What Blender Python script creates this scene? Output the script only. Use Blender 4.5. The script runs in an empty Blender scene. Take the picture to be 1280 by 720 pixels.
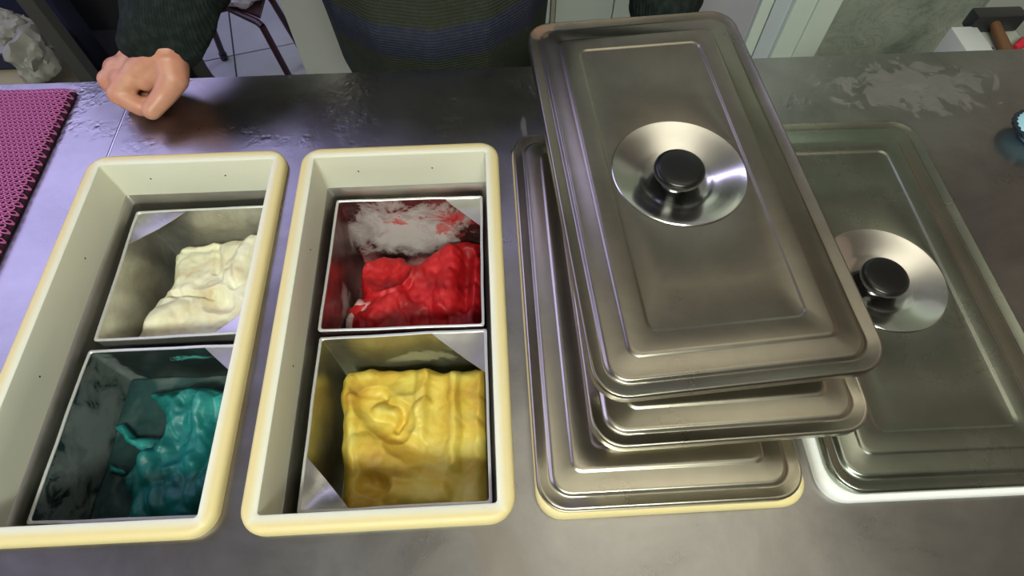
import bpy, bmesh, math, random
from mathutils import Vector, Matrix, noise
random.seed(7)
S = bpy.context.scene
COL = S.collection
Z0 = 0.9                                   # height of the counter top above the floor
PI = math.pi

# ------------------------------------------------------------------ camera
PITCH, YAW, ROLL, FPX = 1.0439, 0.0435, -0.0058, 731.3
fw = Vector((math.sin(YAW)*math.cos(PITCH), math.cos(YAW)*math.cos(PITCH), -math.sin(PITCH)))
rt = fw.cross(Vector((0, 0, 1))).normalized(); up = rt.cross(fw)
r2 = math.cos(ROLL)*rt + math.sin(ROLL)*up
u2 = -math.sin(ROLL)*rt + math.cos(ROLL)*up
cd = bpy.data.cameras.new('camera'); cam = bpy.data.objects.new('camera', cd); COL.objects.link(cam)
cd.sensor_fit = 'HORIZONTAL'; cd.sensor_width = 36; cd.lens = 36*FPX/1280; cd.clip_start = 0.02
M = Matrix((r2, u2, -fw)).transposed().to_4x4(); M.translation = Vector((0, 0, Z0+0.6))
cam.matrix_world = M
S.camera = cam

# ------------------------------------------------------------------ world, lamps, exposure
S.view_settings.view_transform = 'Standard'; S.view_settings.look = 'None'
S.view_settings.gamma = 1; S.view_settings.use_curve_mapping = False
S.view_settings.exposure = 0.35
w = bpy.data.worlds.new('world'); S.world = w; w.use_nodes = True
w.node_tree.nodes['Background'].inputs[0].default_value = (0.55, 0.62, 0.75, 1)
w.node_tree.nodes['Background'].inputs[1].default_value = 0.25

def area(name, loc, target, sx, sy, power, col):
    l = bpy.data.lights.new(name, 'AREA'); l.shape = 'RECTANGLE'; l.size = sx; l.size_y = sy
    l.energy = power; l.color = col
    o = bpy.data.objects.new(name, l); COL.objects.link(o)
    o.location = loc
    o.rotation_euler = (Vector(target)-Vector(loc)).to_track_quat('-Z', 'Y').to_euler()
    return o
area('ceiling_lamp', (-0.10, -1.05, 2.60), (0.0, 0.6, 0.7), 1.2, 0.35, 40, (0.95, 1.0, 0.87))
area('ceiling_fill', (0.55, 0.40, 2.25), (0.55, 0.40, 4), 1.0, 0.6, 8, (1.0, 0.96, 0.82))  # added fill with no fixture, brightens the ceiling
area('lavender_light', (-1.85, 1.80, 2.60), (-1.5, 1.5, 0), 1.9, 1.8, 24, (0.56, 0.52, 1.0))
area('lavender_tube', (-0.18, 1.70, 2.66), (-0.18, 1.70, 0), 0.55, 0.14, 1.8, (0.62, 0.58, 1.0))
area('side_fill', (-3.1, 0.5, 2.0), (0.0, 0.4, 0.9), 1.6, 1.0, 14, (0.66, 0.62, 1.0))  # added unseen fill, widens the lavender reflections from the left
area('doorway_daylight', (1.0, 3.0, 2.45), (0.3, 1.0, 0.9), 1.0, 0.5, 12, (0.75, 1.0, 0.84))

# ------------------------------------------------------------------ materials
def mat(name, col=(0.5, 0.5, 0.5), rough=0.5, metal=0.0, **kw):
    m = bpy.data.materials.new(name); m.use_nodes = True
    b = m.node_tree.nodes['Principled BSDF']
    b.inputs['Base Color'].default_value = (*col, 1); b.inputs['Roughness'].default_value = rough
    b.inputs['Metallic'].default_value = metal
    for k, v in kw.items(): b.inputs[k.replace('_', ' ')].default_value = v
    return m
def N(m, t, **kw):
    n = m.node_tree.nodes.new(t)
    for k, v in kw.items(): setattr(n, k, v)
    return n
def L(m, a, b): m.node_tree.links.new(a, b)
def coords(m, scale=(1, 1, 1), rot=(0, 0, 0), gen='Object'):
    tc = N(m, 'ShaderNodeTexCoord'); mp = N(m, 'ShaderNodeMapping')
    mp.inputs['Scale'].default_value = scale; mp.inputs['Rotation'].default_value = rot
    L(m, tc.outputs[gen], mp.inputs[0]); return mp.outputs[0]
def noise_tex(m, vec, scale, detail=4, rough=0.6, dist=0.0):
    n = N(m, 'ShaderNodeTexNoise'); n.inputs['Scale'].default_value = scale
    n.inputs['Detail'].default_value = detail; n.inputs['Roughness'].default_value = rough
    n.inputs['Distortion'].default_value = dist
    L(m, vec, n.inputs['Vector']); return n.outputs['Fac']
def ramp(m, fac, stops):
    r = N(m, 'ShaderNodeValToRGB'); e = r.color_ramp.elements
    while len(e) < len(stops): e.new(0.5)
    for i, (p, c) in enumerate(stops):
        e[i].position = p; e[i].color = (*c, 1) if not isinstance(c, (int, float)) else (c, c, c, 1)
    L(m, fac, r.inputs[0]); return r.outputs[0]
def mixc(m, fac, a, b, mode='MIX'):
    n = N(m, 'ShaderNodeMix', data_type='RGBA', blend_type=mode)
    for s, v in ((n.inputs[0], fac), (n.inputs[6], a), (n.inputs[7], b)):
        if isinstance(v, (int, float)): s.default_value = v
        elif isinstance(v, tuple): s.default_value = (*v, 1)
        else: L(m, v, s)
    return n.outputs[2]
def math_n(m, op, a, b=0.0, c=None):
    n = N(m, 'ShaderNodeMath', operation=op)
    for s, v in zip(n.inputs, (a, b, c)):
        if v is None: continue
        if isinstance(v, (int, float)): s.default_value = v
        else: L(m, v, s)
    return n.outputs[0]
def bump(m, h, strength=0.3, dist=0.001, prev=None):
    b = N(m, 'ShaderNodeBump'); b.inputs['Strength'].default_value = strength
    b.inputs['Distance'].default_value = dist; L(m, h, b.inputs['Height'])
    if prev is not None: L(m, prev, b.inputs['Normal'])
    return b.outputs[0]
def bsdf(m): return m.node_tree.nodes['Principled BSDF']
def setn(m, key, sock): L(m, sock, bsdf(m).inputs[key])

def steel(name, c1, c2, r1, r2_, brush=(6, 160, 160), bs=0.05, dent=0.0, stain=None):
    m = mat(name, c1, r1, 1.0)
    v = coords(m); vb = coords(m, brush)
    n1 = noise_tex(m, v, 9, 6, 0.65, 0.4); n2 = noise_tex(m, vb, 1.0, 3)
    c = mixc(m, ramp(m, n1, [(0.35, 0.0), (0.68, 1.0)]), c1, c2)
    if stain: c = mixc(m, ramp(m, noise_tex(m, v, stain[1], 5, 0.7, 0.8), [(0.56, 0.0), (0.66, 0.75)]), c, stain[0])
    setn(m, 'Base Color', c)
    rr = mixc(m, n1, (r1,)*3, (r2_,)*3)
    setn(m, 'Roughness', rr)
    nb = bump(m, n2, bs, 0.0006)
    if dent:
        vo = N(m, 'ShaderNodeTexVoronoi'); vo.inputs['Scale'].default_value = 75; vo.inputs['Randomness'].default_value = 1
        L(m, v, vo.inputs['Vector'])
        pits = ramp(m, vo.outputs['Distance'], [(0.0, 0.0), (0.34, 1.0)])
        sel = ramp(m, noise_tex(m, v, 14, 2), [(0.50, 0.0), (0.58, 1.0)])
        sp_ = N(m, 'ShaderNodeSeparateXYZ'); L(m, v, sp_.inputs[0])      # the dents lie towards the back of the sheet
        sel = math_n(m, 'MULTIPLY', sel, ramp(m, math_n(m, 'ADD', sp_.outputs[1], 0.2), [(0.46, 0.0), (0.52, 1.0)]))
        h = mixc(m, math_n(m, 'MULTIPLY', sel, noise_tex(m, v, 30, 2)), (1, 1, 1), pits)
        nb = bump(m, h, dent, 0.0022, nb)
        nb = bump(m, mixc(m, sel, (0.5,)*3, noise_tex(m, v, 60, 3)), 0.5, 0.003, nb)
        nb = bump(m, noise_tex(m, v, 7, 2), 0.35, 0.006, nb)
    setn(m, 'Normal', nb)
    return m
m_counter = steel('counter_steel', (0.30, 0.295, 0.295), (0.41, 0.40, 0.395), 0.22, 0.36, (5, 120, 5), 0.10, 0.45, ((0.32, 0.27, 0.23), 2.2))
def film(m, spots, col=(0.34, 0.31, 0.29)):
    b = bsdf(m); c = b.inputs['Base Color'].links[0].from_socket; r = b.inputs['Roughness'].links[0].from_socket
    v = coords(m); tot = None
    for (cc, rr, sc, th) in spots:
        vm = N(m, 'ShaderNodeVectorMath', operation='SUBTRACT'); L(m, v, vm.inputs[0]); vm.inputs[1].default_value = cc
        vd = N(m, 'ShaderNodeVectorMath', operation='DIVIDE'); L(m, vm.outputs[0], vd.inputs[0]); vd.inputs[1].default_value = rr
        ln = N(m, 'ShaderNodeVectorMath', operation='LENGTH'); L(m, vd.outputs[0], ln.inputs[0])
        f = math_n(m, 'SUBTRACT', noise_tex(m, v, sc, 7, 0.72, 0.8), math_n(m, 'MULTIPLY', ln.outputs['Value'], 0.30))
        f = ramp(m, f, [(th, 0.0), (th+0.04, 0.35), (th+0.12, 0.22), (th+0.3, 0.45)])
        tot = f if tot is None else math_n(m, 'MAXIMUM', tot, f)
    setn(m, 'Base Color', mixc(m, tot, c, col))
    setn(m, 'Metallic', math_n(m, 'MULTIPLY_ADD', tot, -0.8, 1.0))
    setn(m, 'Roughness', mixc(m, tot, r, (0.55,)*3))
film(m_counter, [((0.62, 0.365, 0.9), (0.15, 0.07, 1), 30, 0.30), ((0.82, 0.20, 0.9), (0.12, 0.16, 1), 12, 0.30), ((0.045, 0.31, 0.9), (0.006, 0.03, 1), 60, 0.30)])
m_lid = steel('lid_steel', (0.265, 0.245, 0.205), (0.345, 0.32, 0.265), 0.24, 0.34, (3, 60, 3), 0.012)
film(m_lid, [((-0.112, 0.228, 0.0), (0.014, 0.012, 0.1), 90, 0.12)], (0.42, 0.16, 0.05))
m_lid_green = steel('lid_steel_greenish', (0.29, 0.315, 0.265), (0.37, 0.395, 0.335), 0.22, 0.32, (3, 60, 3), 0.012)
m_lid_pale = steel('lid_steel_pale', (0.43, 0.40, 0.325), (0.51, 0.475, 0.39), 0.24, 0.34, (3, 60, 3), 0.012)
m_dish = steel('polished_dish', (0.62, 0.61, 0.58), (0.72, 0.71, 0.68), 0.14, 0.2, (40, 40, 40), 0.02)
m_well = steel('well_steel', (0.60, 0.58, 0.54), (0.72, 0.69, 0.63), 0.28, 0.40)
m_pan = steel('pan_steel', (0.50, 0.49, 0.46), (0.66, 0.65, 0.62), 0.25, 0.45, (30, 30, 30), 0.15, 0.0, ((0.75, 0.75, 0.72), 18))
m_rim = mat('frosted_rim', (0.72, 0.72, 0.72), 0.4, 0.6)
m_knob = mat('black_bakelite', (0.006, 0.006, 0.006), 0.28)
m_stem = mat('grey_stem', (0.3, 0.3, 0.3), 0.3, 1.0)

def cream(name, c1, c2, yellow):
    m = mat(name, c1, 0.5)
    v = coords(m)
    n = noise_tex(m, v, 5, 5, 0.6)
    c = mixc(m, ramp(m, n, [(0.3, 0.0), (0.7, 1.0)]), c1, c2)
    geo = N(m, 'ShaderNodeSeparateXYZ'); L(m, coords(m), geo.inputs[0])
    # ageing: the outer rim band has yellowed (a band on the top face, fixed to the plastic)
    ax = math_n(m, 'SUBTRACT', math_n(m, 'ABSOLUTE', geo.outputs[0]), 0.1190)
    ay = math_n(m, 'SUBTRACT', math_n(m, 'ABSOLUTE', geo.outputs[1]), 0.2308)
    d = math_n(m, 'MAXIMUM', ax, ay)
    c = mixc(m, ramp(m, math_n(m, 'MULTIPLY_ADD', d, 130, 0.25), [(0.0, 0.0), (0.9, 0.9)]), c, yellow)
    setn(m, 'Base Color', c)
    setn(m, 'Normal', bump(m, noise_tex(m, v, 60, 3), 0.05, 0.001))
    return m
m_cream = cream('aged_cream_plastic', (0.78, 0.78, 0.66), (0.74, 0.73, 0.58), (0.72, 0.59, 0.27))
m_white = mat('white_plastic', (0.85, 0.85, 0.85), 0.35)
m_dark = mat('dark_metal', (0.02, 0.02, 0.022), 0.4)

def ice(name, stops, scale=14, sss=0.25, rough=0.45, bs=0.5):
    m = mat(name, stops[-1][1], rough)
    v = coords(m)
    n = noise_tex(m, v, scale, 5, 0.6, 0.6)
    setn(m, 'Base Color', ramp(m, n, stops))
    b = bsdf(m); b.inputs['Subsurface Weight'].default_value = sss; b.inputs['Subsurface Scale'].default_value = 0.006
    nb = bump(m, noise_tex(m, v, 120, 5, 0.7), bs, 0.0015)
    setn(m, 'Normal', bump(m, noise_tex(m, coords(m, (25, 60, 25), (0, 0, 0.5)), 1, 4), bs*0.45, 0.003, nb))
    return m
m_vanilla = ice('vanilla_ice', [(0.3, (0.66, 0.56, 0.36)), (0.48, (0.78, 0.74, 0.52)), (0.7, (0.86, 0.84, 0.68))])
m_teal = ice('teal_ice', [(0.3, (0.003, 0.09, 0.09)), (0.55, (0.010, 0.18, 0.17)), (0.75, (0.05, 0.36, 0.33))])
m_tealbase = ice('teal_frozen_film', [(0.35, (0.012, 0.035, 0.035)), (0.55, (0.02, 0.055, 0.055)), (0.75, (0.12, 0.16, 0.15))], 9, 0.0, 0.3, 0.3)
m_red = ice('red_ice', [(0.3, (0.22, 0.0, 0.003)), (0.5, (0.46, 0.004, 0.008)), (0.72, (0.66, 0.03, 0.035))], 18, 0.12, 0.55)
m_pink = ice('frosted_pink', [(0.35, (0.45, 0.03, 0.04)), (0.5, (0.62, 0.42, 0.42)), (0.7, (0.62, 0.60, 0.58))], 22, 0.1)
m_yellow = ice('yellow_ice', [(0.30, (0.50, 0.28, 0.04)), (0.44, (0.66, 0.46, 0.06)), (0.58, (0.72, 0.60, 0.13)), (0.75, (0.80, 0.74, 0.30))], 11)

def skin_mat():
    m = mat('skin', (0.62, 0.33, 0.24), 0.45)
    v = coords(m)
    setn(m, 'Base Color', ramp(m, noise_tex(m, v, 22, 4), [(0.3, (0.52, 0.20, 0.14)), (0.55, (0.56, 0.27, 0.18)), (0.75, (0.62, 0.34, 0.22))]))
    b = bsdf(m); b.inputs['Subsurface Weight'].default_value = 0.15; b.inputs['Subsurface Scale'].default_value = 0.008
    nb = bump(m, noise_tex(m, v, 320, 3), 0.15, 0.0008)
    setn(m, 'Normal', bump(m, noise_tex(m, coords(m, (60, 60, 260)), 1, 2), 0.15, 0.001, nb))
    return m
m_skin = skin_mat()
def knit(name, banded):
    m = mat(name, (0.02, 0.03, 0.025), 0.9)
    bsdf(m).inputs['Specular IOR Level'].default_value = 0.2
    v = coords(m)
    if banded:
        sx = N(m, 'ShaderNodeSeparateXYZ'); L(m, v, sx.inputs[0])
        band = ramp(m, math_n(m, 'MULTIPLY_ADD', sx.outputs[2], 4.0, 0.4), [(0.36, 0.0), (0.40, 1.0), (0.585, 1.0), (0.61, 0.0)])
        c = mixc(m, band, (0.026, 0.031, 0.020), (0.022, 0.025, 0.046))
    else:
        c = (0.007, 0.013, 0.011)
    c = mixc(m, ramp(m, noise_tex(m, v, 90, 3), [(0.45, 0.0), (0.75, 0.5)]), c, (0.04, 0.045, 0.045))
    setn(m, 'Base Color', c)
    w1 = N(m, 'ShaderNodeTexWave', wave_type='BANDS', bands_direction='Z'); w1.inputs['Scale'].default_value = 62 if banded else 2
    w1.inputs['Distortion'].default_value = 1.0; L(m, v, w1.inputs['Vector'])
    w2 = N(m, 'ShaderNodeTexWave', wave_type='BANDS', bands_direction='X'); w2.inputs['Scale'].default_value = 85
    w2.inputs['Distortion'].default_value = 1.5; L(m, v, w2.inputs['Vector'])
    h = mixc(m, 0.3 if banded else 0.7, w1.outputs['Fac'], w2.outputs['Fac'])
    setn(m, 'Normal', bump(m, h, 0.45, 0.002))
    return m
m_knit = knit('banded_knit', True)
m_sleeve = knit('green_black_knit', False)
m_trouser = mat('dark_trousers', (0.02, 0.02, 0.025), 0.85)
m_hair = mat('dark_hair', (0.02, 0.015, 0.012), 0.6)

# ------------------------------------------------------------------ mesh helpers
def link(name, bm, m, parent=None, smooth=True, loc=None):
    me = bpy.data.meshes.new(name)
    if loc is not None: bmesh.ops.translate(bm, verts=bm.verts, vec=-Vector(loc))
    bmesh.ops.recalc_face_normals(bm, faces=bm.faces)
    bm.to_mesh(me); bm.free()
    if m: me.materials.append(m)
    if smooth:
        for p in me.polygons: p.use_smooth = True
        try: me.set_sharp_from_angle(angle=math.radians(35))
        except Exception: pass
    o = bpy.data.objects.new(name, me); COL.objects.link(o)
    if parent: o.parent = parent
    elif loc is not None: o.location = (loc[0], loc[1], loc[2]+Z0)
    else: o.location = (0, 0, Z0)
    return o
def tag(o, label, cat, group=None, kind=None):
    if label: o['label'] = label
    if cat: o['category'] = cat
    if group: o['group'] = group
    if kind: o['kind'] = kind
    return o
def thing(name, label, cat, loc, rot=(0, 0, 0), group=None):
    o = bpy.data.objects.new(name, None); COL.objects.link(o); o.empty_display_size = 0.05
    o.location = (loc[0], loc[1], loc[2]+Z0); o.rotation_euler = rot
    return tag(o, label, cat, group)
def structure(name, bm, m, smooth=False):
    o = link(name, bm, m, None, smooth); o['kind'] = 'structure'; return o
def box(bm, x0, x1, y0, y1, z0, z1, bev=0.0):
    r = bmesh.ops.create_cube(bm, size=1)
    for v in r['verts']:
        v.co = Vector(((x0+x1)/2+v.co.x*(x1-x0), (y0+y1)/2+v.co.y*(y1-y0), (z0+z1)/2+v.co.z*(z1-z0)))
    if bev:
        es = list({e for v in r['verts'] for e in v.link_edges})
        bmesh.ops.bevel(bm, geom=es, offset=bev, segments=2, affect='EDGES', profile=0.6)
def BM(): return bmesh.new()
def boxbm(*a, **k): b = BM(); box(b, *a, **k); return b
def rloop(hw, hl, r, z, nc=8, ns=12):
    """rounded rectangle loop, same vertex count whatever its size"""
    r = max(r, 1e-4); pts = []
    cs = [(hw-r, hl-r, 0), (-hw+r, hl-r, PI/2), (-hw+r, -hl+r, PI), (hw-r, -hl+r, 1.5*PI)]
    for i, (cx, cy, a0) in enumerate(cs):
        arc = [Vector((cx+r*math.cos(a0+PI/2*k/nc), cy+r*math.sin(a0+PI/2*k/nc), z)) for k in range(nc+1)]
        pts += arc
        cx2, cy2, a2 = cs[(i+1) % 4]
        nxt = Vector((cx2+r*math.cos(a2), cy2+r*math.sin(a2), z))
        for k in range(1, ns): pts.append(arc[-1].lerp(nxt, k/ns))
    return pts
def cloop(r, z, ref, cx=0, cy=0):
    n = len(ref); out = []
    for p in ref:
        a = math.atan2(p.y-cy, p.x-cx); out.append(Vector((cx+r*math.cos(a), cy+r*math.sin(a), z)))
    return out
def skin_loops(bm, loops, cap0=False, cap1=False):
    vs = [[bm.verts.new(p) for p in lp] for lp in loops]
    for a, b in zip(vs, vs[1:]):
        n = len(a)
        for i in range(n): bm.faces.new((a[i], a[(i+1) % n], b[(i+1) % n], b[i]))
    if cap0: bm.faces.new(list(reversed(vs[0])))
    if cap1: bm.faces.new(vs[-1])
    return vs
def lathe(bm, prof, n=48, cx=0, cy=0, cap0=False, cap1=False):
    skin_loops(bm, [[Vector((cx+r*math.cos(2*PI*k/n), cy+r*math.sin(2*PI*k/n), z)) for k in range(n)] for r, z in prof], cap0, cap1)
def tube(bm, pts, r, n=10):
    pts = [Vector(p) for p in pts]; loops = []
    for i, p in enumerate(pts):
        d = (pts[min(i+1, len(pts)-1)]-pts[max(i-1, 0)]).normalized()
        a = d.orthogonal().normalized() if i == 0 else (a - d*a.dot(d)).normalized()
        b = d.cross(a); rr = r[i] if isinstance(r, (list, tuple)) else r
        loops.append([p+rr*(math.cos(2*PI*k/n)*a+math.sin(2*PI*k/n)*b) for k in range(n)])
    skin_loops(bm, loops, True, True)
def capsules(name, caps, m, parent, voxel, smooth=4, loc=(0, 0, 0), seg=14):
    """tapered capsules fused into one continuous surface"""
    bm = BM()
    for (a, ra, b, rb) in caps:
        a = Vector(a); b = Vector(b); t = BM()
        for p, r in ((a, ra), (b, rb)):
            rv = r if isinstance(r, (tuple, list)) else (r, r, r)
            s = bmesh.ops.create_uvsphere(t, u_segments=seg, v_segments=seg//2+1, radius=1)
            for v in s['verts']: v.co = p+Vector((v.co.x*rv[0], v.co.y*rv[1], v.co.z*rv[2]))
        vs = [v.co.copy() for v in t.verts]; t.free()
        h = BM(); hv = [h.verts.new(c) for c in vs]
        g = bmesh.ops.convex_hull(h, input=hv)
        bmesh.ops.delete(h, geom=[v for v in h.verts if not v.link_faces], context='VERTS')
        tmp = bpy.data.meshes.new('t'); h.to_mesh(tmp); h.free(); bm.from_mesh(tmp); bpy.data.meshes.remove(tmp)
    bmesh.ops.translate(bm, verts=bm.verts, vec=-Vector(loc))
    me = bpy.data.meshes.new(name); bm.to_mesh(me); bm.free()
    o = bpy.data.objects.new(name, me); COL.objects.link(o)
    md = o.modifiers.new('r', 'REMESH'); md.mode = 'VOXEL'; md.voxel_size = voxel
    ms = o.modifiers.new('s', 'SMOOTH'); ms.factor = 0.5; ms.iterations = smooth
    dg = bpy.context.evaluated_depsgraph_get()
    me2 = bpy.data.meshes.new_from_object(o.evaluated_get(dg))
    o.modifiers.clear(); o.data = me2; me2.name = name
    me2.materials.clear(); me2.materials.append(m)
    for p in me2.polygons: p.use_smooth = True
    if parent: o.parent = parent
    return o

# ------------------------------------------------------------------ the room
m_wall = mat('plaster_wall', (0.42, 0.42, 0.40), 0.8)
m_ceil = mat('ceiling_paint', (0.62, 0.60, 0.55), 0.8)
def tile_mat():
    m = mat('floor_tile', (0.30, 0.29, 0.33), 0.3)
    v = coords(m)
    setn(m, 'Base Color', ramp(m, noise_tex(m, v, 6, 4), [(0.3, (0.34, 0.33, 0.37)), (0.7, (0.42, 0.41, 0.45))]))
    return m
m_tile = tile_mat(); m_tile_shaded = mat('shaded_floor_tile', (0.045, 0.042, 0.042), 0.35); m_grout = mat('grout', (0.07, 0.065, 0.07), 0.8)  # shade on the far-left floor is put into a darker tile colour
m_slab = mat('concrete', (0.2, 0.2, 0.2), 0.9)
structure('floor', boxbm(-3.2, 2.4, -2.2, 3.6, -0.96, -0.906), m_grout)
floor = bpy.data.objects['floor']
a15 = math.atan2(0.0904, 0.3382); TS = 0.33
tm = None
ox, oy = -0.985, 1.965
for i in range(-8, 7):
    for j in range(-4, 5):
        cx = ox+math.cos(a15)*TS*(i+0.5)-math.sin(a15)*TS*(j+0.5)
        cy = oy+math.sin(a15)*TS*(i+0.5)+math.cos(a15)*TS*(j+0.5)
        if not (-2.75 < cx < 1.0 and 0.9 < cy < 3.3): continue
        if tm is None:
            o = link('floor_tile', boxbm(-TS/2+0.003, TS/2-0.003, -TS/2+0.003, TS/2-0.003, -0.008, 0.0, bev=0.0015), m_tile, floor, False)
            tm = o.data; shaded_tm = tm.copy(); shaded_tm.materials.clear(); shaded_tm.materials.append(m_tile_shaded)
            if cx < -1.40: o.data = shaded_tm
        else:
            o = bpy.data.objects.new('floor_tile', tm if cx > -1.40 else shaded_tm); COL.objects.link(o); o.parent = floor
        o.location = (cx, cy, -0.899); o.rotation_euler = (0, 0, a15)
structure('ceiling', boxbm(-3.2, 2.4, -2.2, 3.6, 1.80, 1.86), m_ceil)
structure('wall_left', boxbm(-3.26, -3.2, -2.2, 3.6, -0.96, 1.86), m_wall)
structure('wall_right', boxbm(2.4, 2.46, -2.2, 3.6, -0.96, 1.86), mat('warm_beige_wall', (0.60, 0.47, 0.38), 0.7))
structure('wall_front', boxbm(-3.2, 2.4, -2.26, -2.2, -0.96, 1.86), mat('front_wall_paint', (0.30, 0.27, 0.22), 0.8))
structure('wall_back', boxbm(-3.2, 2.4, 3.6, 3.66, -0.96, 1.86), mat('olive_wall', (0.42, 0.45, 0.33), 0.8))

# marble side wall with door frame, plane y = WY
WY = 1.45
def marble_mat():
    m = mat('green_grey_marble', (0.4, 0.45, 0.38), 0.35)
    v = coords(m)
    n = noise_tex(m, v, 4, 8, 0.65, 1.2)
    c = ramp(m, n, [(0.32, (0.16, 0.20, 0.16)), (0.45, (0.30, 0.35, 0.29)), (0.62, (0.42, 0.46, 0.39)), (0.8, (0.50, 0.53, 0.46))])
    n2 = noise_tex(m, v, 9, 6, 0.7, 2.0)
    c = mixc(m, ramp(m, n2, [(0.47, 0.0), (0.5, 0.35), (0.53, 0.0)]), c, (0.1, 0.12, 0.1))
    setn(m, 'Base Color', c); return m
m_marble = marble_mat()
structure('wall_side', boxbm(0.46, 2.4, WY+0.02, WY+0.10, -0.9, 1.8), m_slab)
ws = bpy.data.objects['wall_side']
def wpart(name, m, *a, bev=0.0, parent=ws): return link(name, boxbm(*a, bev=bev), m, parent, False)
wpart('marble_panel', m_marble, 0.972, 1.395, WY, WY+0.02, -0.9, 1.3)
m_tilew = mat('pale_wall_tile', (0.50, 0.54, 0.49), 0.3)
wpart('marble_panel', m_tilew, 1.40, 1.70, WY-0.006, WY+0.02, -0.9, 1.3)
wpart('joint_strip', mat('rusty_joint', (0.22, 0.12, 0.07), 0.8), 1.395, 1.402, WY+0.004, WY+0.02, -0.9, 1.3)
wpart('joint_strip', mat('brown_joint', (0.30, 0.25, 0.17), 0.8), 0.955, 0.972, WY-0.002, WY+0.02, -0.9, 1.3)
wpart('marble_panel', mat('beige_tile', (0.5, 0.42, 0.38), 0.4), 1.70, 2.4, WY-0.01, WY+0.02, -0.9, 1.3)
# door frame (mint white aluminium) and door leaf
m_alu = mat('mint_white_aluminium', (0.74, 0.84, 0.75), 0.35)
m_alu2 = mat('bluish_white_aluminium', (0.62, 0.68, 0.74), 0.35)
m_leaf = mat('lavender_grey_door', (0.46, 0.45, 0.50), 0.4)
df = tag(thing('door_frame', None, None, (0.85, WY, -0.9)), None, None, None, 'structure')
df.name = 'trim_1'
def fpart(name, m, x0, x1, y0, y1, bev=0.001):
    return link(name, boxbm(x0-0.85, x1-0.85, y0-WY, y1-WY, 0, 2.1, bev=bev), m, df, False)
fpart('jamb', m_alu2, 0.775, 0.822, WY-0.03, WY+0.02)
fpart('frame_strip', m_alu, 0.8235, 0.858, WY-0.045, WY+0.02)
fpart('frame_strip', m_alu, 0.8595, 0.885, WY-0.040, WY+0.02)
fpart('frame_strip', m_alu, 0.8865, 0.8925, WY-0.046, WY+0.02)
fpart('frame_strip', m_alu, 0.894, 0.953, WY-0.042, WY+0.02)
dr = tag(thing('door_1', None, None, (0.55, WY, -0.9)), None, None, None, 'structure')
link('door_leaf', boxbm(-0.08, 0.180, -0.035, 0.0, 0.01, 2.05, bev=0.002), m_leaf, dr, False)
link('edge_strip', boxbm(0.182, 0.213, -0.045, 0.0, 0.01, 2.05, bev=0.002), m_alu, dr, False)
link('door_gap_shade', boxbm(0.214, 0.226, -0.02, 0.0, 0.01, 2.05), m_dark, dr, False)  # dark strip standing in for the shaded gap beside the jamb

# white cabinet behind the person
m_cab = mat('greenish_white_laminate', (0.64, 0.72, 0.64), 0.35)
m_cab2 = mat('cabinet_side', (0.78, 0.79, 0.72), 0.4)
cb = thing('cabinet', 'tall greenish-white panelled cabinet standing behind the person in the sweater', 'cabinet', (0, WY, -0.9))
link('body', boxbm(-0.535, 0.455, 0.0, 0.40, 0.0, 1.75, bev=0.003), m_cab2, cb, False)
for x0, x1 in ((-0.535, -0.165), (-0.162, 0.168), (0.184, 0.338), (0.341, 0.455)):
    link('door', boxbm(x0, x1, -0.022, 0.0, 0.02, 1.73, bev=0.002), m_cab if x0 > -0.5 else m_cab2, cb, False)
link('divider', boxbm(0.171, 0.181, -0.030, 0.0, 0.02, 1.73), mat('beige_trim', (0.4, 0.38, 0.3), 0.4), cb, False)

# ------------------------------------------------------------------ counter
CX0, CX1, CY0, CY1 = -1.30, 1.35, -0.12, 0.7357
FW, FL = 0.2645, 0.4882
WELLS = [(-0.4104, 0.332, -0.0029), (-0.1254, 0.331, 0.0007), (0.1580, 0.3325, 0.0036), (0.4375, 0.3330, -0.004)]
HX, HY = 0.1175, 0.2295            # half size of the hole in the sheet
ct = thing('counter', 'long dented stainless steel counter with four sunken freezer wells', 'counter', (0, 0.3, -0.9))
def cpart(name, bm, m, smooth=False): return link(name, bm, m, ct, smooth, loc=(0, 0.3, -0.9))
def sheet(x0, x1, holes):
    bm = BM(); T = 0.004
    xs = sorted([x0, x1]+[h[0]+s*HX for h in holes for s in (-1, 1)])
    ys = [CY0, 0.3325-HY, 0.3325+HY, CY1]
    for i in range(len(xs)-1):
        for j in range(3):
            hole = j == 1 and any(abs((xs[i]+xs[i+1])/2-h[0]) < HX for h in holes)
            if hole: continue
            v = [bm.verts.new((xs[a], ys[b], 0)) for a, b in ((i, j), (i+1, j), (i+1, j+1), (i, j+1))]
            bm.faces.new(v)
    bmesh.ops.remove_doubles(bm, verts=bm.verts, dist=1e-5)
    g = bmesh.ops.extrude_face_region(bm, geom=bm.faces[:])
    bmesh.ops.translate(bm, verts=[e for e in g['geom'] if isinstance(e, bmesh.types.BMVert)], vec=(0, 0, -T))
    return bm
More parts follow.
